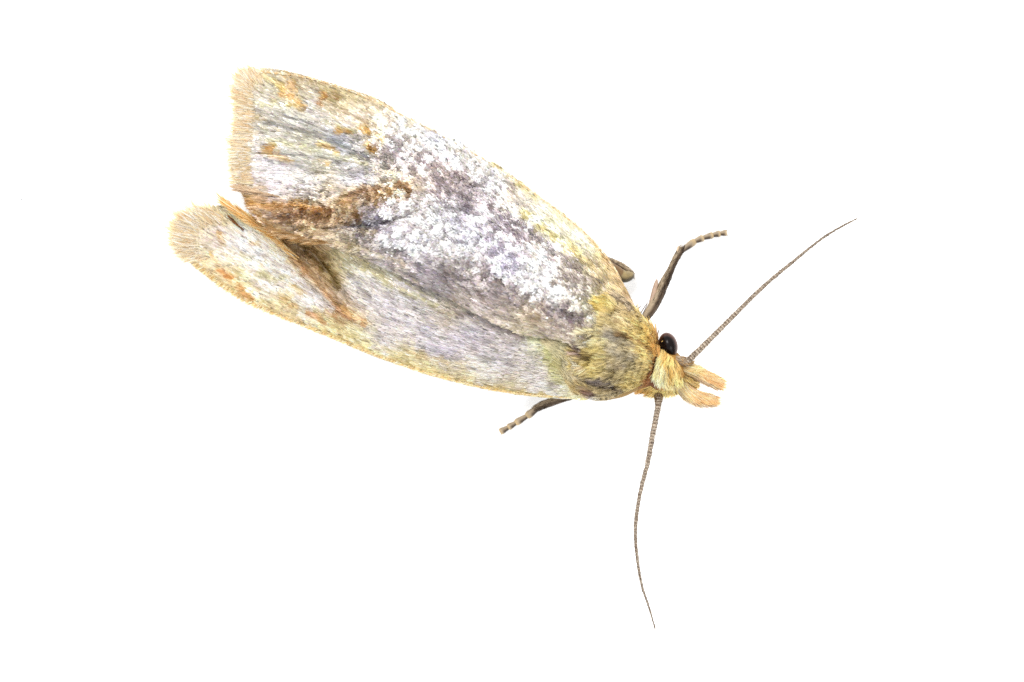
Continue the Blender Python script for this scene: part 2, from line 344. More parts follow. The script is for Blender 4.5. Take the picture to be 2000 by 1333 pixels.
strL = [([(1050,700),(900,672),(760,620),(700,590)],2,(160,154,160),.4),([(1050,720),(900,700),(760,660),(640,610)],2,(176,168,168),.4),([(640,600),(560,560),(460,510),(380,470)],2,(200,176,150),.4),([(660,625),(560,590),(460,540),(370,490)],2,(206,180,140),.4),([(600,545),(520,500),(440,455),(400,430)],2,(196,180,170),.4),([(1080,745),(950,725),(800,690)],2,(190,180,170),.4),([(385,520),(362,470),(385,430),(430,410)],28,(240,224,192),.55),([(640,480),(700,505),(780,545),(880,595)],4,(220,204,180),.6),([(690,500),(760,535),(850,585)],3,(200,180,110),.6),([(680,520),(740,555),(820,600)],4,(224,220,216),.6),([(700,540),(770,585),(850,625)],3,(160,152,150),.5),([(720,590),(800,630),(900,665)],4,(226,220,232),.5),([(360,495),(440,555),(500,590),(600,632)],5,(222,186,130),.5),([(600,560),(660,600),(690,620)],4,(240,232,230),.5),([(428,425),(437,438)],6,(216,168,96),.5),([(434,468),(442,474)],8,ORG,.9),([(500,480),(508,484)],6,ORG,.8),([(420,498),(430,512)],5,ORG,.6),([(432,530),(448,540),(462,548)],5,(214,130,50),.85),([(475,565),(485,575),(500,585)],9,(208,134,60),.75),
 ([(582,562),(594,572),(602,578)],7,ORG,.9),([(560,585),(570,598),(590,605)],5,ORG,.6),([(610,612),(630,622),(645,634)],5,(205,125,60),.7),([(650,612),(665,622)],9,(205,140,64),.7),([(680,618),(700,626),(716,632)],8,(200,128,44),.85),([(520,522),(526,526)],5,(214,140,90),.5),
 ([(470,455),(490,472),(520,490)],3,(200,150,100),.4),([(480,500),(500,515),(520,530)],6,(210,196,130),.5),([(520,540),(545,550),(570,545)],9,(208,200,130),.55),([(620,605),(660,640),(720,668),(800,700)],6,(216,196,120),.4),
 ([(424,382),(450,398),(480,415),(520,440),(548,462)],7,(216,160,78),.75),([(548,462),(570,495),(600,535)],7,(214,146,62),.85),([(600,535),(640,570),(655,600)],8,(190,140,100),.7),([(655,600),(690,625),(712,634)],5,(176,104,50),.8),
 ([(560,482),(600,486),(625,505),(640,530)],13,(112,78,26),.85),([(640,520),(655,550),(662,565)],9,(104,76,22),.85),([(590,515),(625,540)],9,(172,122,60),.6),  # dark brown mark, with the shade of the ditch painted in
 ([(660,500),(690,530)],10,(200,196,150),.4),([(690,545),(730,590)],6,(150,146,146),.6),([(720,525),(780,565),(860,600)],6,(184,166,90),.5),([(800,580),(860,608),(890,618)],5,(140,130,90),.5),([(740,520),(830,572),(920,615)],5,(214,200,168),.5),
 ([(790,545),(870,590),(940,620)],4,(130,118,100),.5),([(880,605),(940,628),(1010,650)],5,(90,76,70),.8),([(1000,648),(1030,662)],4,(110,90,76),.8),([(900,640),(1000,680)],10,(160,156,160),.4),([(1040,655),(1075,680)],10,(196,196,120),.5),  # dark lines along the overlap paint the upper wing's shadow
 ([(1075,690),(1100,740)],12,(206,198,116),.6),([(1100,668),(1125,710),(1150,745)],9,(160,154,146),.7),([(640,650),(800,712),(950,758),(1080,776)],6,(226,196,116),.7),([(480,590),(600,640),(700,682)],6,(218,182,120),.6),([(810,690),(870,705),(890,712)],6,(214,176,100),.5),
 ([(830,662),(870,660)],9,(170,164,166),.5),([(940,700),(990,708)],6,(150,146,146),.5),([(1085,750),(1100,758)],5,(120,110,110),.6),([(380,465),(450,480),(480,495)],7,(222,200,178),.4),([(560,560),(620,590),(660,600)],8,(246,240,236),.5),([(430,470),(520,505)],7,(244,236,232),.4),
 ([(480,470),(540,512),(600,562),(655,612)],9,(250,244,244),.5),([(560,470),(590,505),(625,545),(660,590)],9,(176,140,104),.45),([(660,575),(700,612),(720,630)],7,(190,160,140),.4),
 ([(470,405),(510,430),(548,460),(575,495),(605,535),(640,575),(668,602),(705,628)],4,(206,152,88),.6),([(600,520),(640,562),(668,592),(700,618)],3,(160,112,70),.5),([(690,600),(740,632),(800,655)],5,(206,200,210),.4)]

def lic(fl, seed, L, src=None):
    r = np.random.default_rng(seed).standard_normal((NH, NW))
    r = r + 0.22 * N2 if src is None else src
    gx = np.arange(X0, X0 + NW, 12.0); gy = np.arange(Y0, Y0 + NH, 12.0)
    GX, GY = np.meshgrid(gx, gy)
    v = nrm(kreg(fl, GX, GY, 45)).reshape(GX.shape + (2,))
    yy, xx = np.meshgrid(np.arange(NH), np.arange(NW), indexing='ij')
    V = v[yy // 12, xx // 12]
    acc = np.zeros((NH, NW))
    for s in range(-L, L + 1):
        ix = np.clip(xx + (V[..., 0] * s).astype(int), 0, NW - 1); iy = np.clip(yy + (V[..., 1] * s).astype(int), 0, NH - 1)
        acc += r[iy, ix]
    return (acc - acc.mean()) / acc.std()
LR = lic(flowR, 21, 13); LL = lic(flowL, 22, 11)
LS = lic(flowR, 23, 6, N2 * 1.3 + N4 * .35)

SAT = 0.92
def pigment(w, x, y):
    x = np.asarray(x, float); y = np.asarray(y, float)
    wob = 6
    xs = x + wob * samp(N9, x, y) * .6 + 3 * samp(N4, x, y); ys = y + wob * samp(N9[::-1], x, y) * .6 + 3 * samp(N4[:, ::-1], x, y)
    c = kreg(colR if w == 'R' else colL, xs, ys, 21)
    for pl, wd, cc, st in (strR if w == 'R' else strL):
        pl = np.array(pl, float)
        near = (x > pl[:, 0].min() - 4 * wd - 8) & (x < pl[:, 0].max() + 4 * wd + 8) & (y > pl[:, 1].min() - 4 * wd - 8) & (y < pl[:, 1].max() + 4 * wd + 8)
        if not near.any(): continue
        xx, yy = x[near], y[near]
        d, t, _ = poly_dist(xx, yy, pl)
        d = d + wd * .38 * samp(N4, xx, yy) + wd * .2 * samp(N2, xx, yy)
        a = st * np.exp(-np.maximum(d, 0) ** 2 / (2 * (wd * .62) ** 2))
        c[near] = c[near] * (1 - a[:, None]) + np.array(cc, float) * a[:, None]
    rm = rough_mask(x, y) if w == 'R' else 0 * x
    n = np.tanh(2.3 * samp(LS, x, y)) if w == 'R' else np.tanh(1.5 * samp(N2, x, y))
    l = samp(LR if w == 'R' else LL, x, y)
    lum = c.mean(1)
    amp = (6 + 43 * rm) * np.clip((lum - 40) / 120, .3, 1)
    c = c + (amp * n)[:, None] * np.array([1, 1.02, 1.04]) + ((20 - 9 * rm) * l)[:, None]
    g = c.mean(1, keepdims=True); ch = (c.max(1) - c.min(1))[:, None]
    low = np.clip(1 - (ch - 25) / 30, 0, 1)
    g2 = g + .34 * np.clip(158 - g, 0, 70) * low
    c = g2 + (c - g) * (.72 + .20 * np.clip((ch - 18) / 50, 0, 1)) + low * np.array([2.5, -1.5, 1.0])
    if w == 'L': c = c + (np.array([252, 248, 240]) - c) * .12
    else: c = c + (252 - c) * .05
    hue = samp(N20, x, y)[:, None]
    c = c + hue * np.array([2.0, 0.8, -3.0])
    c = c * np.array([1.0, .995, .965])
    return np.clip(c, 12, 252), rm

def coons(Cc, Dd, Rr, Tt, ns, nt):
    c = catmull(Cc, ns); d = catmull(Dd, ns); r = catmull(Rr, nt); t = catmull(Tt, nt)
    u = np.linspace(0, 1, ns)[:, None, None]; v = np.linspace(0, 1, nt)[None, :, None]
    S_ = (1 - v) * c[:, None] + v * d[:, None] + (1 - u) * r[None] + u * t[None]
    S_ -= (1 - u) * (1 - v) * c[0] + (1 - u) * v * d[0] + u * (1 - v) * c[-1] + u * v * d[-1]
    return S_

PALE = 0.86      # reflectance scale of the pigment values
def grid_faces(ns, nt):
    i = np.arange((ns - 1) * nt).reshape(ns - 1, nt)[:, :-1].ravel()
    return np.stack([i, i + 1, i + 1 + nt, i + nt], -1)

def frame_at(w, x, y):
    """point, tangent along the flow, side tangent, normal (world axes)"""
    fl = nrm(kreg(flowR if w == 'R' else flowL, x, y, 45))
    e = 4.0
    p0 = P(x, y, height(w, x, y))
    p1 = P(x + fl[:, 0] * e, y + fl[:, 1] * e, height(w, x + fl[:, 0] * e, y + fl[:, 1] * e))
    p2 = P(x - fl[:, 1] * e, y + fl[:, 0] * e, height(w, x - fl[:, 1] * e, y + fl[:, 0] * e))
    t = nrm(p1 - p0); b = nrm(p2 - p0)
    n = nrm(np.cross(t, b)); n = np.where(n[:, 2:] < 0, -n, n)
    b = np.cross(n, t)
    return p0, t, b, n

def build_wing(w):
    C_, D_, R_, T_ = (costaR, dorsR, rootR, termR) if w == 'R' else (costaL, dorsL, rootL, termL)
    ns, nt = 170, 64
    g = coons(C_, D_, R_, T_, ns, nt).reshape(-1, 2)
    z = height(w, g[:, 0], g[:, 1])
    c, _ = pigment(w, g[:, 0], g[:, 1])
    top = P(g[:, 0], g[:, 1], z); bot = P(g[:, 0], g[:, 1], z - 0.03)
    f = grid_faces(ns, nt); n = len(top)
    rim = np.concatenate([np.arange(nt), np.arange(1, ns) * nt + nt - 1, (ns - 1) * nt + np.arange(nt - 2, -1, -1), np.arange(ns - 2, 0, -1) * nt])
    rj = np.roll(rim, -1)
    side = np.stack([rim, rim + n, rj + n, rj], -1)
    wing = make_mesh('forewing', np.vstack([top, bot]), [f, f[:, ::-1] + n, side], M_membrane, moth,
                     np.vstack([lin(c * .93), lin(c * .8)]) * PALE)
    wing['label'] = ('right forewing with brown patches, overlapping the other wing' if w == 'R'
                     else 'left forewing partly covered by the right one, pale with an orange crease')
    # ---- scales
    poly = np.vstack([catmull(C_, 120), catmull(T_, 40)[1:], catmull(D_, 120)[::-1][1:], catmull(R_, 30)[::-1][1:]])
    N = 270000 if w == 'R' else 190000
    bb0, bb1 = poly.min(0), poly.max(0)
    area = (bb1 - bb0).prod()
    M = int(N * 2.6)
    q = rng.random((M, 2)) * (bb1 - bb0) + bb0
    q = q[inside(q[:, 0], q[:, 1], poly)]
    if w == 'L':
        pr = np.vstack([catmull(costaR, 100), catmull(termR, 30)[1:], catmull(dorsR, 100)[::-1][1:]])
        dd, _, _ = poly_dist(q[:, 0], q[:, 1], np.array(dorsR))
        q = q[~(inside(q[:, 0], q[:, 1], pr) & (dd > 22))]
    q = q[:N]
    x, y = q[:, 0], q[:, 1]; n_ = len(q)
    p, t, b, nn = frame_at(w, x, y)
    c, rm = pigment(w, x, y)
    jit = rng.standard_normal(n_)
    c = c + (jit * (13 - 2 * rm))[:, None] + rng.standard_normal((n_, 3)) * np.array([3, 3, 6])
    # pearly, silver scales among the dull ones
    lum = c.mean(1)
    silver = np.clip((lum - 120) / 110, 0, 1) * (rng.random(n_) < (0.14 + .10 * rm))
    c = c + silver[:, None] * np.array([34, 33, 40])
    dark = (rng.random(n_) < (0.05 + 0.05 * rm))
    c = np.where(dark[:, None], c * .66, c)
    c = np.clip(c, 12, 252)
    ln = (0.09 + 0.06 * rng.random(n_)) * (1 - .25 * rm)
    wd = (0.014 + 0.011 * rng.random(n_)) * (1 + .9 * rm)
    ang = rng.standard_normal(n_) * (0.06 + .32 * rm)
    tilt = np.abs(rng.standard_normal(n_)) * (0.045 + .11 * rm) + 0.03
    roll = rng.standard_normal(n_) * (0.10 + .18 * rm)
    # narrow hair-like scales near the wing tips
    d2 = t * np.cos(ang)[:, None] + b * np.sin(ang)[:, None]
    s2 = np.cross(nn, d2)
    s3 = s2 * np.cos(roll)[:, None] + nn * np.sin(roll)[:, None]
    up = np.cross(d2, s3)
    dirv = d2 * np.cos(tilt)[:, None] + up * np.sin(tilt)[:, None]
    lift = (0.004 + 0.014 * rng.random(n_) * (1 + rm))[:, None] * nn
    base = p + lift
    L = ln[:, None]; W = wd[:, None] / 2
    v = np.stack([base - s3 * W * .35, base + s3 * W * .35,
                  base + dirv * L * .55 + s3 * W, base + dirv * L * .55 - s3 * W,
                  base + dirv * L * .93 + s3 * W * .8 - up * L * .03, base + dirv * L * .93 - s3 * W * .8 - up * L * .03,
                  base + dirv * L * 1.05 - up * L * .05], 1)
    i = np.arange(n_)[:, None] * 7
    quads = np.concatenate([i + np.array([0, 1, 2, 3]), i + np.array([3, 2, 4, 5])])
    tris = i + np.array([5, 4, 6])
    cl = lin(c) * PALE
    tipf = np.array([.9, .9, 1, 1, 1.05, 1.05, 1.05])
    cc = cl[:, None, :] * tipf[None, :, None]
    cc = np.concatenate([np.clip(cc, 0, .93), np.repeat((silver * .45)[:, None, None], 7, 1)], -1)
    make_mesh('wing_scale', v.reshape(-1, 3), [quads, tris], M_scale, wing, cc.reshape(-1, 4), smooth=False, kind='stuff')
    return wing

# ---- hair-like blades -------------------------------------------------------------------
def blades(name, base, dirv, nrmv, length, width, color, mat, parent, bend=0.25, kind='stuff', curl=0.08, label=None, nseg=3, r=None, gain=1.0):
    r = r or rng
    n = len(base)
    length = np.broadcast_to(length, (n,)); width = np.broadcast_to(width, (n,))
    d = nrm(dirv); s = nrm(np.cross(nrmv, d))
    roll = r.standard_normal(n) * .5
    s = s * np.cos(roll)[:, None] + nrmv * np.sin(roll)[:, None]
    k = r.standard_normal(n) * curl
    prof = np.interp(np.linspace(0, 1, nseg + 1), [0, .35, .8, 1], [.7, 1, .6, .12])
    vs = []
    for j in range(nseg + 1):
        u = j / nseg
        c = base + d * (length * u)[:, None] - nrmv * (bend * length * u * u)[:, None] + s * (k * length * u * u)[:, None]
        w = (width * prof[j] / 2)[:, None]
        vs += [c - s * w, c + s * w]
    v = np.stack(vs, 1); m = 2 * (nseg + 1)
    i = np.arange(n)[:, None] * m
    q = np.concatenate([i + np.array([2 * j, 2 * j + 1, 2 * j + 3, 2 * j + 2]) for j in range(nseg)])
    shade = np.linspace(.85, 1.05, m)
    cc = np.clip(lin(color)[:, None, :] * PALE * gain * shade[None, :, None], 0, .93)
    return make_mesh(name, v.reshape(-1, 3), q, mat, parent, cc.reshape(-1, 3), smooth=True, kind=kind, label=label)

wingL = build_wing('L')
wingR = build_wing('R')

def fringe(w, path, dirs, n, length, parent, cols, zoff=0.0, jit=.12, back=10):
    """cilia along a wing margin: path (x,y) points, dirs (plan directions at the same points)"""
    pp = catmull(np.array(path, float), 200); dd = catmull(np.hstack([np.array(path, float), np.array(dirs, float)]), 200)[:, 2:]
    LL_ = catmull(np.hstack([np.array(path, float), np.array(length, float)[:, None]]), 200)[:, 2]
    t = rng.random(n) * 199; i = t.astype(int); u = (t - i)[:, None]; j = np.minimum(i + 1, 199)
    q = pp[i] * (1 - u) + pp[j] * u; d = nrm(dd[i] * (1 - u) + dd[j] * u)
    ln = LL_[i] / 100
    clump = np.interp(t, np.arange(200), rng.standard_normal(200))
    a = rng.standard_normal(n) * jit * .6 + clump * jit * .5
    d = np.stack([d[:, 0] * np.cos(a) - d[:, 1] * np.sin(a), d[:, 0] * np.sin(a) + d[:, 1] * np.cos(a)], -1)
    q = q - d * (rng.random(n) ** 2.2 * back + 2)[:, None]
    z = height(w, q[:, 0], q[:, 1]) + zoff + rng.random(n) * .05
    base = P(q[:, 0], q[:, 1], z)
    dv = np.stack([d[:, 0], -d[:, 1], rng.standard_normal(n) * .06 + .02], -1)
    clump2 = np.interp(t * 3 % 199, np.arange(200), rng.standard_normal(200))
    ln = ln * (.4 + .75 * rng.random(n)) * np.clip(1 + .20 * clump + .16 * clump2, .3, 1.7)
    cols = np.array(cols, float)
    c = cols[rng.integers(0, len(cols), n)] + rng.standard_normal((n, 1)) * 6 + clump[:, None] * 4
    nv = np.tile([0, 0, 1.0], (n, 1))
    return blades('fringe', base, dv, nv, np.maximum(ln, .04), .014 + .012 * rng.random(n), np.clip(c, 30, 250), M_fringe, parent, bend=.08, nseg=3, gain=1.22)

TAN = [(246,236,218),(238,220,186),(244,230,206),(232,206,168),(248,242,232),(240,226,190)]
fringe('R', [(505,141),(480,147),(470,180),(472,230),(466,270),(463,310),(468,345),(474,358)],
       [(-.5,-.8),(-.65,-.7),(-.95,-.25),(-1,-.1),(-1,0),(-1,.03),(-1,.05),(-1,.05)], 3600, [12,23,27,20,25,24,24,28], wingR, TAN, back=26)
fringe('R', [(478,366),(490,374),(520,380),(540,384)], [(-1,-.05),(-1,-.12),(-1,-.15),(-1,-.2)], 700, [34,30,30,20], wingR, [(205,180,150),(225,205,175),(190,165,140)])
fringe('R', [(492,400),(504,420),(522,438),(550,454),(590,464),(640,476)], [(-1,-.1),(-1,-.2),(-.9,-.2),(-1,0),(-1,.05),(-1,.0)], 1300, [9,12,16,30,36,34], wingR, [(205,170,110),(190,150,100),(216,190,150),(160,120,70)])
fringe('L', [(378,512),(362,498),(354,470),(360,442),(388,422),(418,413)],
       [(-.9,.3),(-1,.1),(-.98,-.2),(-.9,-.42),(-.78,-.6),(-.7,-.7)], 2700, [12,24,30,36,34,22], wingL, TAN, jit=.2, back=30)
# the raised tuft of long cilia on the hind margin of the lower wing
fringe('L', [(576,498),(556,480),(532,460),(502,438),(480,425),(464,418)], [(-.78,-.62),(-.8,-.6),(-.82,-.56),(-.84,-.53),(-.82,-.57),(-.78,-.62)], 2200, [24,36,50,54,54,46], wingL,
       [(240,214,160),(228,184,112),(244,226,186),(218,168,92)], zoff=.06, jit=.05)
fringe('L', [(470,446),(455,430)], [(-.74,-.67),(-.72,-.69)], 40, [26,26], wingL, [(110,80,60),(150,100,50)], zoff=.05)
fringe('L', [(572,502),(552,482),(530,464),(508,448),(486,434),(470,426)], [(-.80,-.6),(-.8,-.6),(-.82,-.57),(-.84,-.54),(-.84,-.54),(-.8,-.6)], 1400, [18,28,40,44,42,36], wingL,
       [(246,228,188),(238,206,144),(248,236,208),(230,190,124)], zoff=.03, jit=.06)
# short scales that fray the front margins
fringe('R', [(1206,533),(1150,463),(1040,376),(945,312),(850,259),(775,220),(690,180),(590,150),(505,140)], [(-.5,-.85),(-.62,-.78),(-.66,-.75),(-.72,-.7),(-.75,-.66),(-.8,-.6),(-.9,-.45),(-.92,-.4),(-.8,-.6)], 3200,
       [8,7,8,9,8,9,8,8,10], wingR, [(250,240,212),(236,208,160),(252,246,230),(228,200,156)], jit=.2, back=4)
fringe('L', [(1110,778),(960,761),(790,715),(650,660),(500,598),(440,562),(380,515)], [(-1,.08),(-.98,.25),(-.95,.36),(-.93,.4),(-.9,.5),(-.85,.55),(-.85,.55)], 2600,
       [6,7,7,7,8,9,9], wingL, [(248,232,186),(238,212,154),(250,240,212),(230,202,152)], jit=.16, back=4)

# ------------------------------------------------------------------ body: thorax, neck, head, abdomen in one mesh
spine = np.array([  # px, py, z, half width, half height
 (620,452,.55,.10,.10),(680,475,.62,.30,.28),(780,515,.70,.42,.38),(900,565,.82,.52,.46),(1020,620,.80,.60,.46),(1100,652,.86,.74,.56),(1150,672,1.02,.94,.74),(1190,688,1.14,1.0,.88),
 (1225,700,1.14,.84,.82),(1250,708,1.12,.66,.68),(1268,714,1.08,.46,.52),(1280,716,1.04,.40,.42),(1296,721,1.02,.44,.48),(1312,726,1.0,.38,.44),(1326,731,.97,.28,.34),(1336,735,.98,.12,.14)], float)
sp = catmull(spine, 90)
nphi = 40
ax = np.gradient(sp[:, :2], axis=0); ax = nrm(ax); sd = np.stack([-ax[:, 1], ax[:, 0]], -1)
phi = np.linspace(0, 2 * np.pi, nphi, endpoint=False)
bx = sp[:, 0, None] + sd[:, 0, None] * sp[:, 3, None] * 100 * np.cos(phi); by = sp[:, 1, None] + sd[:, 1, None] * sp[:, 3, None] * 100 * np.cos(phi)
bz = sp[:, 2, None] + sp[:, 4, None] * np.sin(phi)
bz = np.maximum(bz, .1)
bv = P(bx, by, bz).reshape(-1, 3)
nb = len(sp)
ii = np.arange(nb - 1)[:, None] * nphi; jj = np.arange(nphi)[None]
bf = np.stack([ii + jj, ii + (jj + 1) % nphi, ii + nphi + (jj + 1) % nphi, ii + nphi + jj], -1).reshape(-1, 4)
bc = np.tile(np.array([150., 118, 62]), (len(bv), 1))
bxr = bx.ravel(); byr = by.ravel()
nk = np.exp(-((bxr - 1272) ** 2) / (2 * 9 ** 2))[:, None]
bc = bc * (1 - nk) + np.array([100, 52, 22.]) * nk
hd = np.clip((bxr - 1282) / 8, 0, 1)[:, None]
bc = bc * (1 - hd) + np.array([176, 130, 62.]) * hd
cap0 = np.arange(nphi)[None, ::-1]; cap1 = (nb - 1) * nphi + np.arange(nphi)[None]
body = make_mesh('body', bv, [bf, cap0, cap1], M_body, moth, lin(bc) * .9)

def body_surface(x, y):
    """height of the top of the body over plan points"""
    A = sp[:, :2]
    d2 = (x[:, None] - A[:, 0]) ** 2 + (y[:, None] - A[:, 1]) ** 2
    k = d2.argmin(1)
    off = ((x - A[k, 0]) * sd[k, 0] + (y - A[k, 1]) * sd[k, 1]) / (sp[k, 3] * 100)
    off = np.clip(off, -1, 1)
    return sp[k, 2] + sp[k, 4] * np.sqrt(1 - off ** 2), off, k

def hair_patch(name, poly, n, flow, cols, length, width, parent, lift=.02, sigma=16, dome=None, up=.18, jit=.12, bend=.3, label=None, clumpy=12, mat=None, strokes=()):
    poly = np.array(poly, float); b0, b1 = poly.min(0), poly.max(0)
    q = rng.random((n * 4, 2)) * (b1 - b0) + b0
    q = q[inside(q[:, 0], q[:, 1], poly)][:n]; n = len(q)
    x, y = q.T
    f = nrm(kreg(flow, x, y, 22))
    a = rng.standard_normal(n) * jit + .16 * samp(N4, x, y)
    f = np.stack([f[:, 0] * np.cos(a) - f[:, 1] * np.sin(a), f[:, 0] * np.sin(a) + f[:, 1] * np.cos(a)], -1)
    def zz(x, y):
        if dome is not None: return dome(x, y)
        return body_surface(x, y)[0]
    e = 3.0
    z0 = zz(x, y); p0 = P(x, y, z0)
    p1 = P(x + f[:, 0] * e, y + f[:, 1] * e, zz(x + f[:, 0] * e, y + f[:, 1] * e))
    p2 = P(x - f[:, 1] * e, y + f[:, 0] * e, zz(x - f[:, 1] * e, y + f[:, 0] * e))
    t = nrm(p1 - p0); nn = nrm(np.cross(t, p2 - p0)); nn = np.where(nn[:, 2:] < 0, -nn, nn)
    dv = t + nn * (up * (.4 + .8 * rng.random(n)))[:, None]
    c = kreg(cols, x + 4 * samp(N4, x, y), y + 4 * samp(N4[::-1], x, y), sigma)
    for pl, wd, cc, st in strokes:
        d, _, _ = poly_dist(x, y, pl)
        d = d + wd * .35 * samp(N2, x, y)
        a_ = (st * np.exp(-np.maximum(d, 0) ** 2 / (2 * (wd * .7) ** 2)))[:, None]
        c = c * (1 - a_) + np.array(cc, float) * a_
    c = c + rng.standard_normal((n, 1)) * clumpy + samp(N4, x, y)[:, None] * 9
    g_ = c.mean(1, keepdims=True); c = g_ + (c - g_) * .98; c = c * .90 + np.array([38, 34, 31])
    c = np.where((rng.random(n) < .12)[:, None], c * .66, c)
    L = length * (.6 + .7 * rng.random(n))
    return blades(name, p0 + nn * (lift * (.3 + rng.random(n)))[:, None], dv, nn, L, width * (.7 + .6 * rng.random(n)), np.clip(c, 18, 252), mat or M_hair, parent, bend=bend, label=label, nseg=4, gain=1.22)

# thorax hair: fans backwards from the collar
flowT = [(1270,650,-.75,-.65),(1270,700,-.98,-.15),(1262,740,-.9,.3),(1235,760,-.95,.3),(1220,620,-.9,-.4),(1190,600,-.9,-.35),(1240,610,-.72,-.68),(1200,660,-.97,-.2),(1200,700,-.98,.08),(1210,740,-.85,.35),(1200,730,-.75,.5),(1170,690,-.99,.05),
         (1150,720,-.9,.4),(1180,770,-.99,.1),(1150,765,-.98,-.05),(1120,700,-.8,-.4),(1150,640,-.95,-.25),(1245,680,-.9,-.25),(1180,740,-.9,.1)]
colT = [(1270,650,224,196,112),(1255,640,222,200,124),(1240,660,226,200,106),(1262,672,228,196,96),(1270,690,226,196,112),(1272,715,214,190,120),(1262,735,208,188,106),(1240,750,206,184,100),(1235,690,176,164,132),(1245,710,168,160,134),(1230,725,180,168,122),
        (1215,660,160,150,124),(1205,672,150,142,124),(1200,690,184,168,118),(1195,710,176,160,110),(1220,640,206,188,130),(1235,620,200,180,128),(1200,630,206,188,130),(1190,600,214,190,104),(1175,590,214,188,86),(1170,605,208,184,80),(1205,600,186,168,128),(1220,590,196,176,136),
        (1170,650,222,212,166),(1150,655,232,226,200),(1165,670,206,196,140),(1165,685,206,190,110),(1150,690,196,176,88),(1175,700,208,190,96),(1180,720,190,172,104),(1150,710,222,204,116),(1135,700,212,196,110),(1140,720,230,212,160),
        (1200,735,190,174,112),(1170,745,150,140,122),(1185,755,130,116,96),(1150,745,150,138,124),(1205,750,150,138,112),(1215,765,176,158,104),(1180,770,196,176,108),(1160,775,190,170,112),(1130,765,200,184,110),(1140,680,176,156,120),(1245,735,206,186,110),(1250,625,196,176,120)]
thorax_poly = [(1250,612),(1268,636),(1279,660),(1280,700),(1273,728),(1255,750),(1225,764),(1190,781),(1165,780),(1135,772),(1120,745),(1122,700),(1116,672),(1120,655),(1150,648),(1180,640),(1178,618),(1164,592),(1185,580),(1215,578)]
def thorax_dome(x, y):
    z, off, k = body_surface(x, y)
    zw = np.where(x < 1200, zR(x, y) - .02, -9)
    d, _, _ = poly_dist(x, y, [(1110,668),(1150,690),(1180,690)])
    over = (y < 655) & (x < 1240)
    z = np.where(over, np.maximum(z, zR(x, y) + .06), z)
    # tegula and groove reliefs
    g, _, _ = poly_dist(x, y, [(1215,655),(1250,668),(1274,688)])
    z = z - .10 * np.exp(-(g / 5) ** 2)
    g, _, _ = poly_dist(x, y, [(1140,690),(1165,745),(1200,756)])
    z = z + .10 + .05 * samp(N9, x, y) + .02 * samp(N4, x, y)
    g, _, _ = poly_dist(x, y, [(1120,664),(1160,674),(1190,676)])
    z = z + .07 * np.exp(-(g / 12) ** 2)
    g, _, _ = poly_dist(x, y, [(1150,752),(1185,758),(1215,752)])
    z = z - .10 * np.exp(-(g / 6) ** 2)
    return z
strT = [([(1215,655),(1250,668),(1274,688)],4,(120,76,30),.8),([(1272,655),(1281,690),(1276,722),(1258,746)],3,(130,66,16),.8),([(1130,674),(1137,682)],6,(50,34,36),1),([(1137,690),(1160,694),(1172,688)],5,(120,96,40),.8),
        ([(1124,690),(1140,694)],6,(196,174,178),.8),([(1141,697),(1147,700)],4,(110,90,50),.8),([(1157,698),(1160,700)],4,(100,80,36),.8),([(1120,655),(1140,668),(1152,672)],8,(238,234,214),.8),([(1160,672),(1185,668),(1200,672)],5,(240,232,180),.6),
        ([(1165,683),(1190,684)],5,(228,214,140),.6),([(1195,655),(1205,668),(1215,672)],7,(132,126,118),.7),([(1218,665),(1245,682)],5,(130,124,112),.5),([(1200,690),(1240,700)],9,(168,160,140),.6),([(1195,712),(1215,716)],9,(160,146,126),.6),
        ([(1128,745),(1150,746),(1185,745)],6,(128,116,118),.8),([(1175,740),(1200,752)],4,(96,88,90),.7),([(1190,756),(1215,760)],4,(110,96,88),.7),([(1152,767),(1163,770)],3.5,(80,44,30),1),([(1158,776),(1170,776)],5,(200,200,196),.9),([(1130,776),(1150,777)],4,(200,180,186),.7),
        ([(1172,590),(1196,602)],11,(234,214,132),.6),([(1210,585),(1235,605)],6,(140,124,112),.6),([(1240,640),(1262,668)],12,(230,206,120),.6),([(1205,628),(1235,640)],5,(226,206,170),.5),([(1180,618),(1215,622)],6,(206,190,150),.5),([(1150,730),(1175,728)],7,(226,208,110),.5),
        ([(1135,712),(1150,722)],7,(240,222,190),.7),([(1258,690),(1262,720)],10,(228,200,120),.5),([(1225,752),(1245,748)],6,(200,176,90),.5)]
hair_patch('thorax_hair', thorax_poly, 14000, flowT, colT, .19, .020, body, dome=thorax_dome, strokes=strT, clumpy=21, up=.15, label='yellow and grey hair fanning back over the thorax')
# crest of pale hair over the shoulder of the lower wing
crest = lambda x, y: np.maximum(zL(x, y), body_surface(x, y)[0]) + .10
hair_patch('shoulder_tuft', [(1085,655),(1108,668),(1124,700),(1140,738),(1158,768),(1130,772),(1105,740),(1088,700),(1070,670)], 3200,
           [(1085,660,-.9,-.4),(1110,700,-.75,-.65),(1130,740,-.75,-.6),(1150,770,-.9,-.2)],
           [(1085,660,226,206,160),(1110,678,230,222,168),(1122,705,236,226,186),(1138,732,244,236,214),(1105,700,170,162,140),(1090,680,176,176,140),(1120,730,160,156,140),(1090,715,206,200,120),(1110,750,204,186,116),(1140,765,196,172,108)],
           .17, .018, body, dome=crest, label='olive yellow tuft with a pale ridge beside the lower wing')
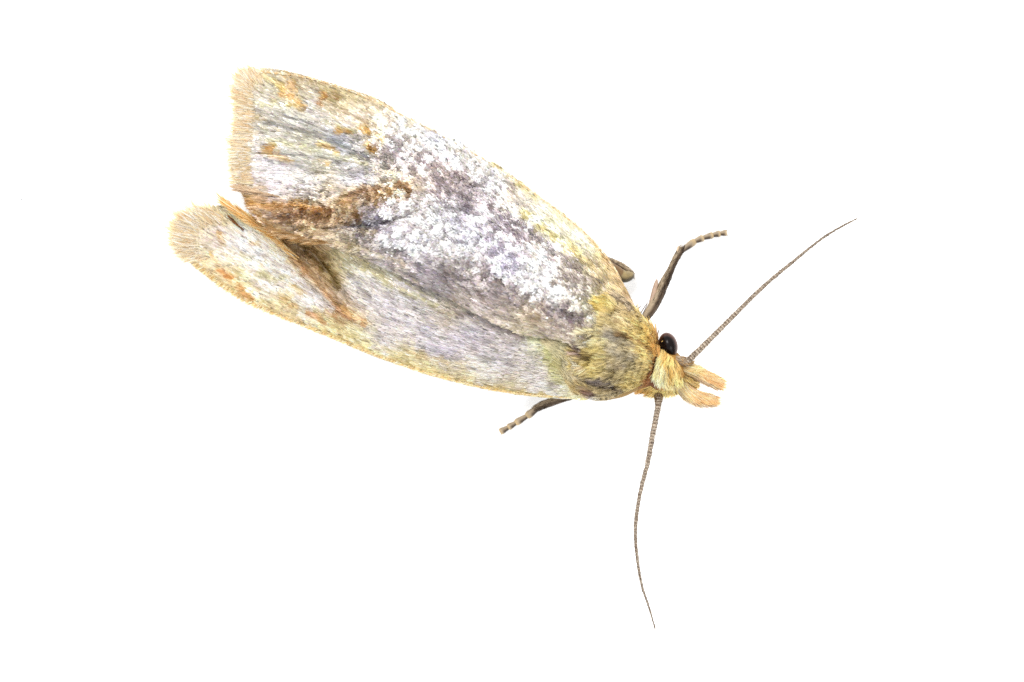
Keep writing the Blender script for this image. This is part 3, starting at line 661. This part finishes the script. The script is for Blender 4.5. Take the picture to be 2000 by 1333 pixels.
# ring of orange-brown collar hair
collar = hair_patch('collar_hair', [(1268,640),(1280,650),(1288,680),(1284,712),(1278,738),(1262,754),(1246,758),(1258,744),(1270,728),(1276,700),(1274,668)], 900,
           [(1275,650,-.3,-.95),(1282,690,-.1,-1),(1276,730,-.5,.8),(1255,752,-.9,.35)],
           [(1275,650,214,172,90),(1282,690,196,140,66),(1278,730,150,90,40),(1255,752,160,104,50)], .10, .018, body, up=.1, label='orange brown hair in the neck groove')
hair_patch('collar_hair', [(1258,640),(1270,640),(1282,655),(1290,680),(1288,700),(1278,696),(1272,670)], 500,
           [(1270,650,-.5,-.85),(1284,690,-.35,-.94)], [(1262,645,228,196,110),(1284,690,222,172,86)], .26, .018, body, up=.05, dome=lambda x, y: body_surface(x, y)[0] + .12, strokes=[([(1282,660),(1290,672)],5,(120,70,24),.7)], label='golden hair strands of the collar')
# head
def head_dome(x, y):
    z, off, k = body_surface(x, y)
    return z + .10
hair_patch('head_tuft', [(1292,682),(1302,690),(1318,703),(1330,718),(1330,742),(1318,748),(1300,750),(1286,742),(1278,726),(1284,700)], 2600,
           [(1298,692,-.1,1),(1284,722,-.45,.9),(1300,740,-.05,1),(1318,735,.35,.94),(1326,742,.5,.85),(1310,715,.15,1)],
           [(1298,692,240,214,140),(1284,722,246,234,180),(1300,740,248,240,200),(1318,735,242,228,164),(1326,742,236,216,140),(1304,706,228,186,92),(1322,715,226,196,110)],
           .20, .016, body, dome=head_dome, up=.22, strokes=[([(1297,690),(1303,712),(1306,735)],3,(206,160,60),.8),([(1312,745),(1326,748)],4,(176,150,110),.6),([(1292,700),(1292,735)],6,(250,244,214),.6),([(1326,710),(1332,722)],4,(150,90,30),.7)], label='cream hair tuft on top of the head')
hair_patch('cheek_hair', [(1250,748),(1262,744),(1285,742),(1312,744),(1328,742),(1332,760),(1300,769),(1276,770),(1256,764),(1240,756)], 1300,
           [(1250,755,-.9,.1),(1280,760,-.9,.25),(1300,760,.2,.9),(1325,755,.8,.5)],
           [(1250,752,226,176,90),(1280,760,228,200,110),(1300,764,238,222,150),(1325,755,226,196,110)], .17, .020, body,
           dome=lambda x, y: .95 + 0.012 * (770 - y) * .8, up=.12, label='yellow hair under the head')
hair_patch('face_hair', [(1316,716),(1336,712),(1356,716),(1356,752),(1342,766),(1322,764),(1314,745)], 1300,
           [(1320,730,.9,.4),(1345,720,.95,.3),(1340,755,.85,.5)],
           [(1320,730,224,196,104),(1345,720,222,186,104),(1340,755,222,190,110),(1350,740,232,206,140)], .18, .020, body,
           dome=lambda x, y: 1.10 - .006 * np.abs(y - 738) - .003 * (x - 1320), up=.08, label='yellow hair between the palps')
# stiff dark bristles at the shoulder
def bristles(name, specs, parent, col=(120, 108, 104)):
    base = np.array([P(a, b, z) for a, b, z, dx, dy, L in specs]); dv = np.array([(dx, -dy, .15) for a, b, z, dx, dy, L in specs])
    return blades(name, base, dv, np.tile([0, 0, 1.0], (len(base), 1)), np.array([s[5] for s in specs]), .02, np.tile(np.array(col, float), (len(base), 1)), M_leg, parent, bend=.1, nseg=3)
bristles('shoulder_bristle', [(1240 + i * 2.6, 606 + i * 3.4, 1.0, .25 + .5 * math.sin(i * 2.1), -1, .13 + .06 * math.sin(i * 1.7)) for i in range(9)] +
         [(1252, 612, 1.0, .45, -.9, .3), (1255, 614, 1.0, .5, -.85, .28), (1276, 664, 1.1, .3, -1, .12), (1280, 658, 1.1, .1, -1, .12), (1284, 655, 1.1, .2, -1, .12), (1268, 640, 1.1, .5, -1, .1)], body)

# ---- eye: a domed compound eye with fine facets
def ellipsoid(name, c, r, rotz, mat, parent, colf, nu=48, nv=32, label=None):
    u = np.linspace(0, 2 * np.pi, nu, endpoint=False); v = np.linspace(0, np.pi, nv)
    V, U = np.meshgrid(v, u, indexing='ij')
    n = np.stack([np.sin(V) * np.cos(U), np.sin(V) * np.sin(U), np.cos(V)], -1).reshape(-1, 3)
    bump = 1 + .006 * np.sin(U.ravel() * 24) * np.sin(V.ravel() * 30)
    q = n * np.array(r) * bump[:, None]
    cr, sr = math.cos(rotz), math.sin(rotz)
    q = np.stack([q[:, 0] * cr - q[:, 1] * sr, q[:, 0] * sr + q[:, 1] * cr, q[:, 2]], -1)
    i = np.arange(nv - 1)[:, None] * nu; j = np.arange(nu)[None]
    f = np.stack([i + j, i + nu + j, i + nu + (j + 1) % nu, i + (j + 1) % nu], -1).reshape(-1, 4)
    return make_mesh(name, q + P(*c), f, mat, parent, colf(n), label=label)
def eye_col(n):
    d = np.linalg.norm(n[:, :2] - np.array([-.12, -.05]), axis=1)
    k = np.clip((d - .74) / .30, 0, 1)[:, None]
    return (1 - k) * np.array([.006, .003, .003]) + k * np.array([.10, .028, .012])
eye = ellipsoid('eye', (1305, 675, 1.16), (.182, .25, .27), math.radians(14), M_eye, moth, eye_col, label='glossy dark brown eye on the upper side of the head')
eye2 = ellipsoid('eye', (1279, 748, .72), (.13, .16, .22), math.radians(-150), M_eye, moth, eye_col, label='dark eye hidden under the cheek hair')
bristles('eye_lash', [(1292, 668 + 4 * i, 1.36 - .03 * i, .9, -.45 - .1 * i, .11) for i in range(6)] + [(1296 + 3 * i, 686 + 3 * i, 1.36, .8, .4, .09) for i in range(5)], eye, col=(205, 160, 80))

# ---- tubes for legs, antennae, palps
def tube(name, path, rad, mat, parent, colf, n=60, k=12, flat=1.0, bump=None, label=None, cap=True):
    path = np.array(path, float); rr = np.array(rad, float)[:, None]
    s = catmull(np.hstack([path, rr]), n)
    w = P(s[:, 0], s[:, 1], s[:, 2]); r = s[:, 3]
    if bump is not None: r = r * bump(np.linspace(0, 1, n))
    t = nrm(np.gradient(w, axis=0)); up = np.tile([0, 0, 1.0], (n, 1))
    a = nrm(np.cross(t, up)); b = np.cross(a, t)
    th = np.linspace(0, 2 * np.pi, k, endpoint=False)
    v = w[:, None] + r[:, None, None] * (a[:, None] * np.cos(th)[None, :, None] + flat * b[:, None] * np.sin(th)[None, :, None])
    v[..., 2] = np.maximum(v[..., 2], .004)
    u = np.repeat(np.linspace(0, 1, n), k); thh = np.tile(th, n)
    i = np.arange(n - 1)[:, None] * k; j = np.arange(k)[None]
    f = np.stack([i + j, i + (j + 1) % k, i + k + (j + 1) % k, i + k + j], -1).reshape(-1, 4)
    faces = [f]
    if cap: faces += [np.arange(k)[None, ::-1], ((n - 1) * k + np.arange(k))[None]]
    return make_mesh(name, v.reshape(-1, 3), faces, mat, parent, lin(np.clip(colf(u, thh), 10, 250)) * .9, label=label), w, t, a, b, r

def tube_scales(name, w, t, a, b, r, n, cols, length, width, parent, lift=.25, colfun=None, bend=.1, gain=1.0):
    i = rng.integers(0, len(w) - 1, n); u = rng.random(n)[:, None]; j = i + 1
    th = rng.random(n) * 2 * np.pi
    th = np.where(np.sin(th) < -.5, -th, th)
    nn = a[i] * np.cos(th)[:, None] + b[i] * np.sin(th)[:, None]
    base = w[i] * (1 - u) + w[j] * u + nn * r[i][:, None] * .96
    base[:, 2] = np.maximum(base[:, 2], .01)
    if colfun is not None: c = colfun((i + u[:, 0]) / (len(w) - 1), th)
    else: c = np.array(cols, float)[rng.integers(0, len(cols), n)]
    c = c + rng.standard_normal((n, 1)) * 12
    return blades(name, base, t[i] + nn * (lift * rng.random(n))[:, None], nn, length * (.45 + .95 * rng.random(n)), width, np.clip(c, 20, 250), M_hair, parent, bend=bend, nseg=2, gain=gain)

# antennae
def antenna(path, rad, nseg, label, nsc):
    def colf(u, th):
        ph = (u * nseg) % 1
        c = np.where((ph < .42)[:, None], np.array([196, 180, 160.]), np.array([128, 108, 90.]))
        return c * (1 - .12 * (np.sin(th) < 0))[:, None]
    bump = lambda u: 1 + .13 * np.cos(2 * np.pi * u * nseg)
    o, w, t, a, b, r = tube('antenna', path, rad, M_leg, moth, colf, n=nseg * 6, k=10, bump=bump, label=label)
    tube_scales('antenna_scale', w, t, a, b, r, nsc, [(216,204,186),(170,150,130),(120,100,84),(190,172,150)], .045, .014, o, lift=.35)
    return o
antenna([(1336,709,1.25),(1350,699,1.36),(1379,671,1.5),(1424,626,1.62),(1471,579,1.66),(1508,545,1.62),(1546,514,1.55),(1575,490,1.5),(1609,464,1.42),(1640,445,1.36),(1672,428,1.3)],
        [.05,.056,.052,.044,.038,.034,.028,.024,.019,.015,.007], 72, 'thin antenna slanting up to the right', 2600)
antenna([(1287,760,.9),(1286,780,.98),(1285,797,1.04),(1276,843,1.15),(1265,904,1.22),(1254,947,1.24),(1245,994,1.22),(1241,1041,1.16),(1245,1095,1.08),(1254,1145,1.0),(1267,1185,.94),(1279,1226,.88)],
        [.06,.06,.052,.05,.042,.038,.034,.032,.027,.020,.015,.007], 78, 'thin antenna curving down below the head', 2600)
# swollen basal joints
def plain(c):
    c = np.array(c, float)
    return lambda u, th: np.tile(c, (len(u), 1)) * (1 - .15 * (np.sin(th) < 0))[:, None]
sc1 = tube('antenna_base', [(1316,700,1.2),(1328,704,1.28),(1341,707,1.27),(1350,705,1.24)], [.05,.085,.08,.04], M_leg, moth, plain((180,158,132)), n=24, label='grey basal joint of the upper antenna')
tube_scales('base_scale', *sc1[1:], 420, [(206,190,164),(160,130,100),(186,164,136),(214,176,120)], .07, .018, sc1[0], lift=.3)
sc2 = tube('antenna_base', [(1287,752,.85),(1286,768,.92),(1286,786,.98)], [.075,.085,.06], M_leg, moth, plain((160,130,92)), n=20, label='brown basal joint of the lower antenna')
tube_scales('base_scale', *sc2[1:], 320, [(186,160,120),(130,104,76),(176,150,110)], .07, .018, sc2[0], lift=.3)

# palps: flat brushes of long orange-tan scales
def palp(path, rad, label, n=3000):
    o, w, t, a, b, r = tube('palp', path, rad, M_body, moth, plain((214,170,108)), n=40, k=14, flat=.75, label=label)
    def cf(u, th):
        pal = np.array([(238,210,162),(230,194,140),(244,224,190),(220,186,142),(190,166,140)], float)
        c = pal[rng.integers(0, 4, len(u))]
        core = np.exp(-((np.cos(th) - .15) / .25) ** 2)[:, None] * .45 * np.clip(u * 3 - .6, 0, 1)[:, None]
        c = c * (1 - core) + np.array([222, 164, 92.]) * core
        edge = (np.cos(th) > .55)[:, None] * (rng.random(len(u)) < .5)[:, None]
        return np.where(edge, pal[4], c) + np.where(u < .3, 1, 0)[:, None] * np.array([8, 14, 10.])
    tube_scales('palp_scale', w, t, a, b, r, n, None, .24, .016, o, lift=.16, colfun=cf, bend=.06, gain=1.35)
    return o
palp([(1326,716,1.08),(1348,722,1.12),(1370,733,1.08),(1388,742,1.0),(1396,746,.95)], [.09,.115,.125,.115,.08], 'orange tan palp, the upper one beside the antenna')
palp([(1322,744,1.0),(1338,762,1.0),(1356,774,.96),(1372,779,.9),(1382,781,.86)], [.11,.135,.135,.11,.07], 'orange tan palp, the lower one')

# ---- legs
LEGC = np.array([176, 156, 128.]); LEGD = np.array([66, 50, 34.]); LEGP = np.array([190, 164, 122.])
def leg_col(u, th):
    dk = np.clip((np.cos(th) + .35) * 1.8, 0, 1)[:, None] * .95          # dark stripe; shade of the unlit side painted in
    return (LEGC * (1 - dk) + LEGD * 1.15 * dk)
def leg(path, rad, label, n=60, nsc=900, colf=leg_col, flip=1):
    cf = (lambda u, th: colf(u, th if flip > 0 else np.pi - th))
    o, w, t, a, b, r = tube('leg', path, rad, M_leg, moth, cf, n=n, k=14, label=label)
    def sf(u, th):
        c = cf(u, th); return c * np.where(rng.random(len(u)) < .3, .6, 1.08)[:, None]
    tube_scales('leg_scale', w, t, a, b, r, nsc, None, .10, .012, o, lift=.22, colfun=sf)
    return o
def tarsus(parent, joints, rad, flip):
    """joints: (px,py,z) from the tibia to the claw; each joint a segment of its own"""
    for i in range(len(joints) - 1):
        p, q = np.array(joints[i], float), np.array(joints[i + 1], float)
        m = (p + q) / 2
        def cf(u, th, flip=flip):
            th2 = th if flip > 0 else np.pi - th
            dk = np.clip((np.cos(th2) + .25) * 1.4, 0, 1) * np.clip((.72 - u) * 6, 0, 1) * np.clip(u * 14 + .3, 0, 1)  # dark bands at the bases, with shade painted on the unlit side
            base = LEGC * .90 * (1 - np.clip((u - .72) * 5, 0, 1)[:, None]) + LEGP * np.clip((u - .72) * 5, 0, 1)[:, None]
            return base * (1 - dk[:, None]) + LEGD * .95 * dk[:, None]
        o, w, t, a, b, r = tube('tarsal_segment', [p, p * .6 + q * .4, p * .15 + q * .85, q + (q - p) * .04], np.array([.72, .92, 1.12, .9]) * rad[i], M_leg, parent, cf, n=18, k=12)
        o_sc = None
    return joints[-1]
def claws(parent, p, d, size=.06):
    d = np.array(d, float); s = np.array([-d[1], d[0]])
    specs = []
    for k in (-1, 1):
        v = d * .6 + s * k
        specs.append((p[0] + s[0] * k * 2, p[1] + s[1] * k * 2, p[2] + .02, v[0], v[1], size))
    base = np.array([P(a, b, z) for a, b, z, *_ in specs]); dv = np.array([(q[3], -q[4], -.1) for q in specs])
    for k in range(2):
        blades('claw', base[k:k + 1], dv[k:k + 1], np.array([[0, 0, 1.0]]), size, .022, np.array([[90., 70, 50]]), M_leg, parent, bend=.3, kind=None)

legA = leg([(1236,652,.85),(1252,632,.8),(1263,618,.72),(1277,596,.62),(1293,562,.48),(1307,534,.36),(1317,512,.27),(1327,494,.20),(1331,487,.17)], [.06,.07,.085,.105,.10,.072,.066,.07,.06], 'brown grey foreleg reaching up beside the head', nsc=1500)
j = [(1328,493,.18),(1356,472,.12),(1373,465,.095),(1392,459.5,.085),(1406,456.5,.08),(1419,455,.08)]
tarsus(legA, j, [.064,.062,.060,.060,.058], 1)
claws(legA, (1418, 455, .08), (.98, -.1), .07)
# tibial spur and fringe on the foreleg
tube('spur', [(1268,606,.68),(1275,580,.6),(1281,556,.56),(1283,546,.54)], [.03,.05,.042,.016], M_leg, legA, plain((178,150,128)), n=20, k=10)
tube('spur', [(1322,500,.24),(1324,488,.22),(1325,481,.22)], [.03,.028,.014], M_leg, legA, plain((206,180,150)), n=14, k=8)
# folded middle leg whose knee shows at the wing edge
legB = leg([(1150,520,.30),(1180,510,.30),(1200,514,.30),(1218,524,.28),(1230,533,.26),(1234,539,.24)], [.05,.065,.07,.07,.065,.03], 'grey folded leg whose knee sticks out past the upper wing edge', nsc=500, n=40)
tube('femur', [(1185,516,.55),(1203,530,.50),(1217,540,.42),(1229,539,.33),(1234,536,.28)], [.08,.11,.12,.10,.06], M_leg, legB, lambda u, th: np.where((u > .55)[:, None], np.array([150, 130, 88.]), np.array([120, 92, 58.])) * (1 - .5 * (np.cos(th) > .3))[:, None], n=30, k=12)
# leg under the lower wing
legC = leg([(1150,765,.62),(1122,774,.50),(1100,780,.42),(1080,785,.34),(1062,791,.26),(1049,797,.20)], [.05,.045,.06,.078,.082,.07], 'brown leg stretched out below the lower wing', nsc=900, n=40, flip=-1)
j = [(1052,796,.20),(1030,812.5,.15),(1008,826,.11),(993,835,.09),(977,844,.085)]
tarsus(legC, j, [.07,.064,.060,.062], -1)
claws(legC, (978, 843, .085), (-.85, .5), .06)

# ------------------------------------------------------------------ specks of dust on the surface
def speck(px, py, sx, sy, shade, label, seed):
    r = np.random.default_rng(seed)
    nu, nv = 9, 6
    u = np.linspace(0, 2 * np.pi, nu, endpoint=False); v = np.linspace(0, np.pi, nv)
    V, U = np.meshgrid(v, u, indexing='ij')
    q = np.stack([np.sin(V) * np.cos(U) * sx, np.sin(V) * np.sin(U) * sy, np.cos(V) * .012 + .012], -1).reshape(-1, 3)
    q[:, :2] *= (1 + .3 * r.standard_normal(len(q)))[:, None]
    i = np.arange(nv - 1)[:, None] * nu; jx = np.arange(nu)[None]
    f = np.stack([i + jx, i + nu + jx, i + nu + (jx + 1) % nu, i + (jx + 1) % nu], -1).reshape(-1, 4)
    o = make_mesh('dust_speck', q, f, M_leg, None, np.tile(lin(np.array([shade] * 3)), (len(q), 1)))
    o.location = ((px - 1000) / 100, (666.5 - py) / 100, 0)
    o['label'] = label; o['category'] = 'dust speck'; o['group'] = 'dust specks on the white surface'
speck(42, 389.5, .026, .014, 170, 'tiny grey dust speck at the far left, level with the wing tips', 1)
speck(1472.5, 54, .012, .022, 190, 'tiny pale dust speck near the top edge, right of centre', 2)
speck(324, 1062, .022, .014, 190, 'tiny pale dust speck at the lower left, far below the wings', 3)
speck(310, 92, .014, .012, 195, 'tiny pale dust speck above and left of the upper wing tip', 4)
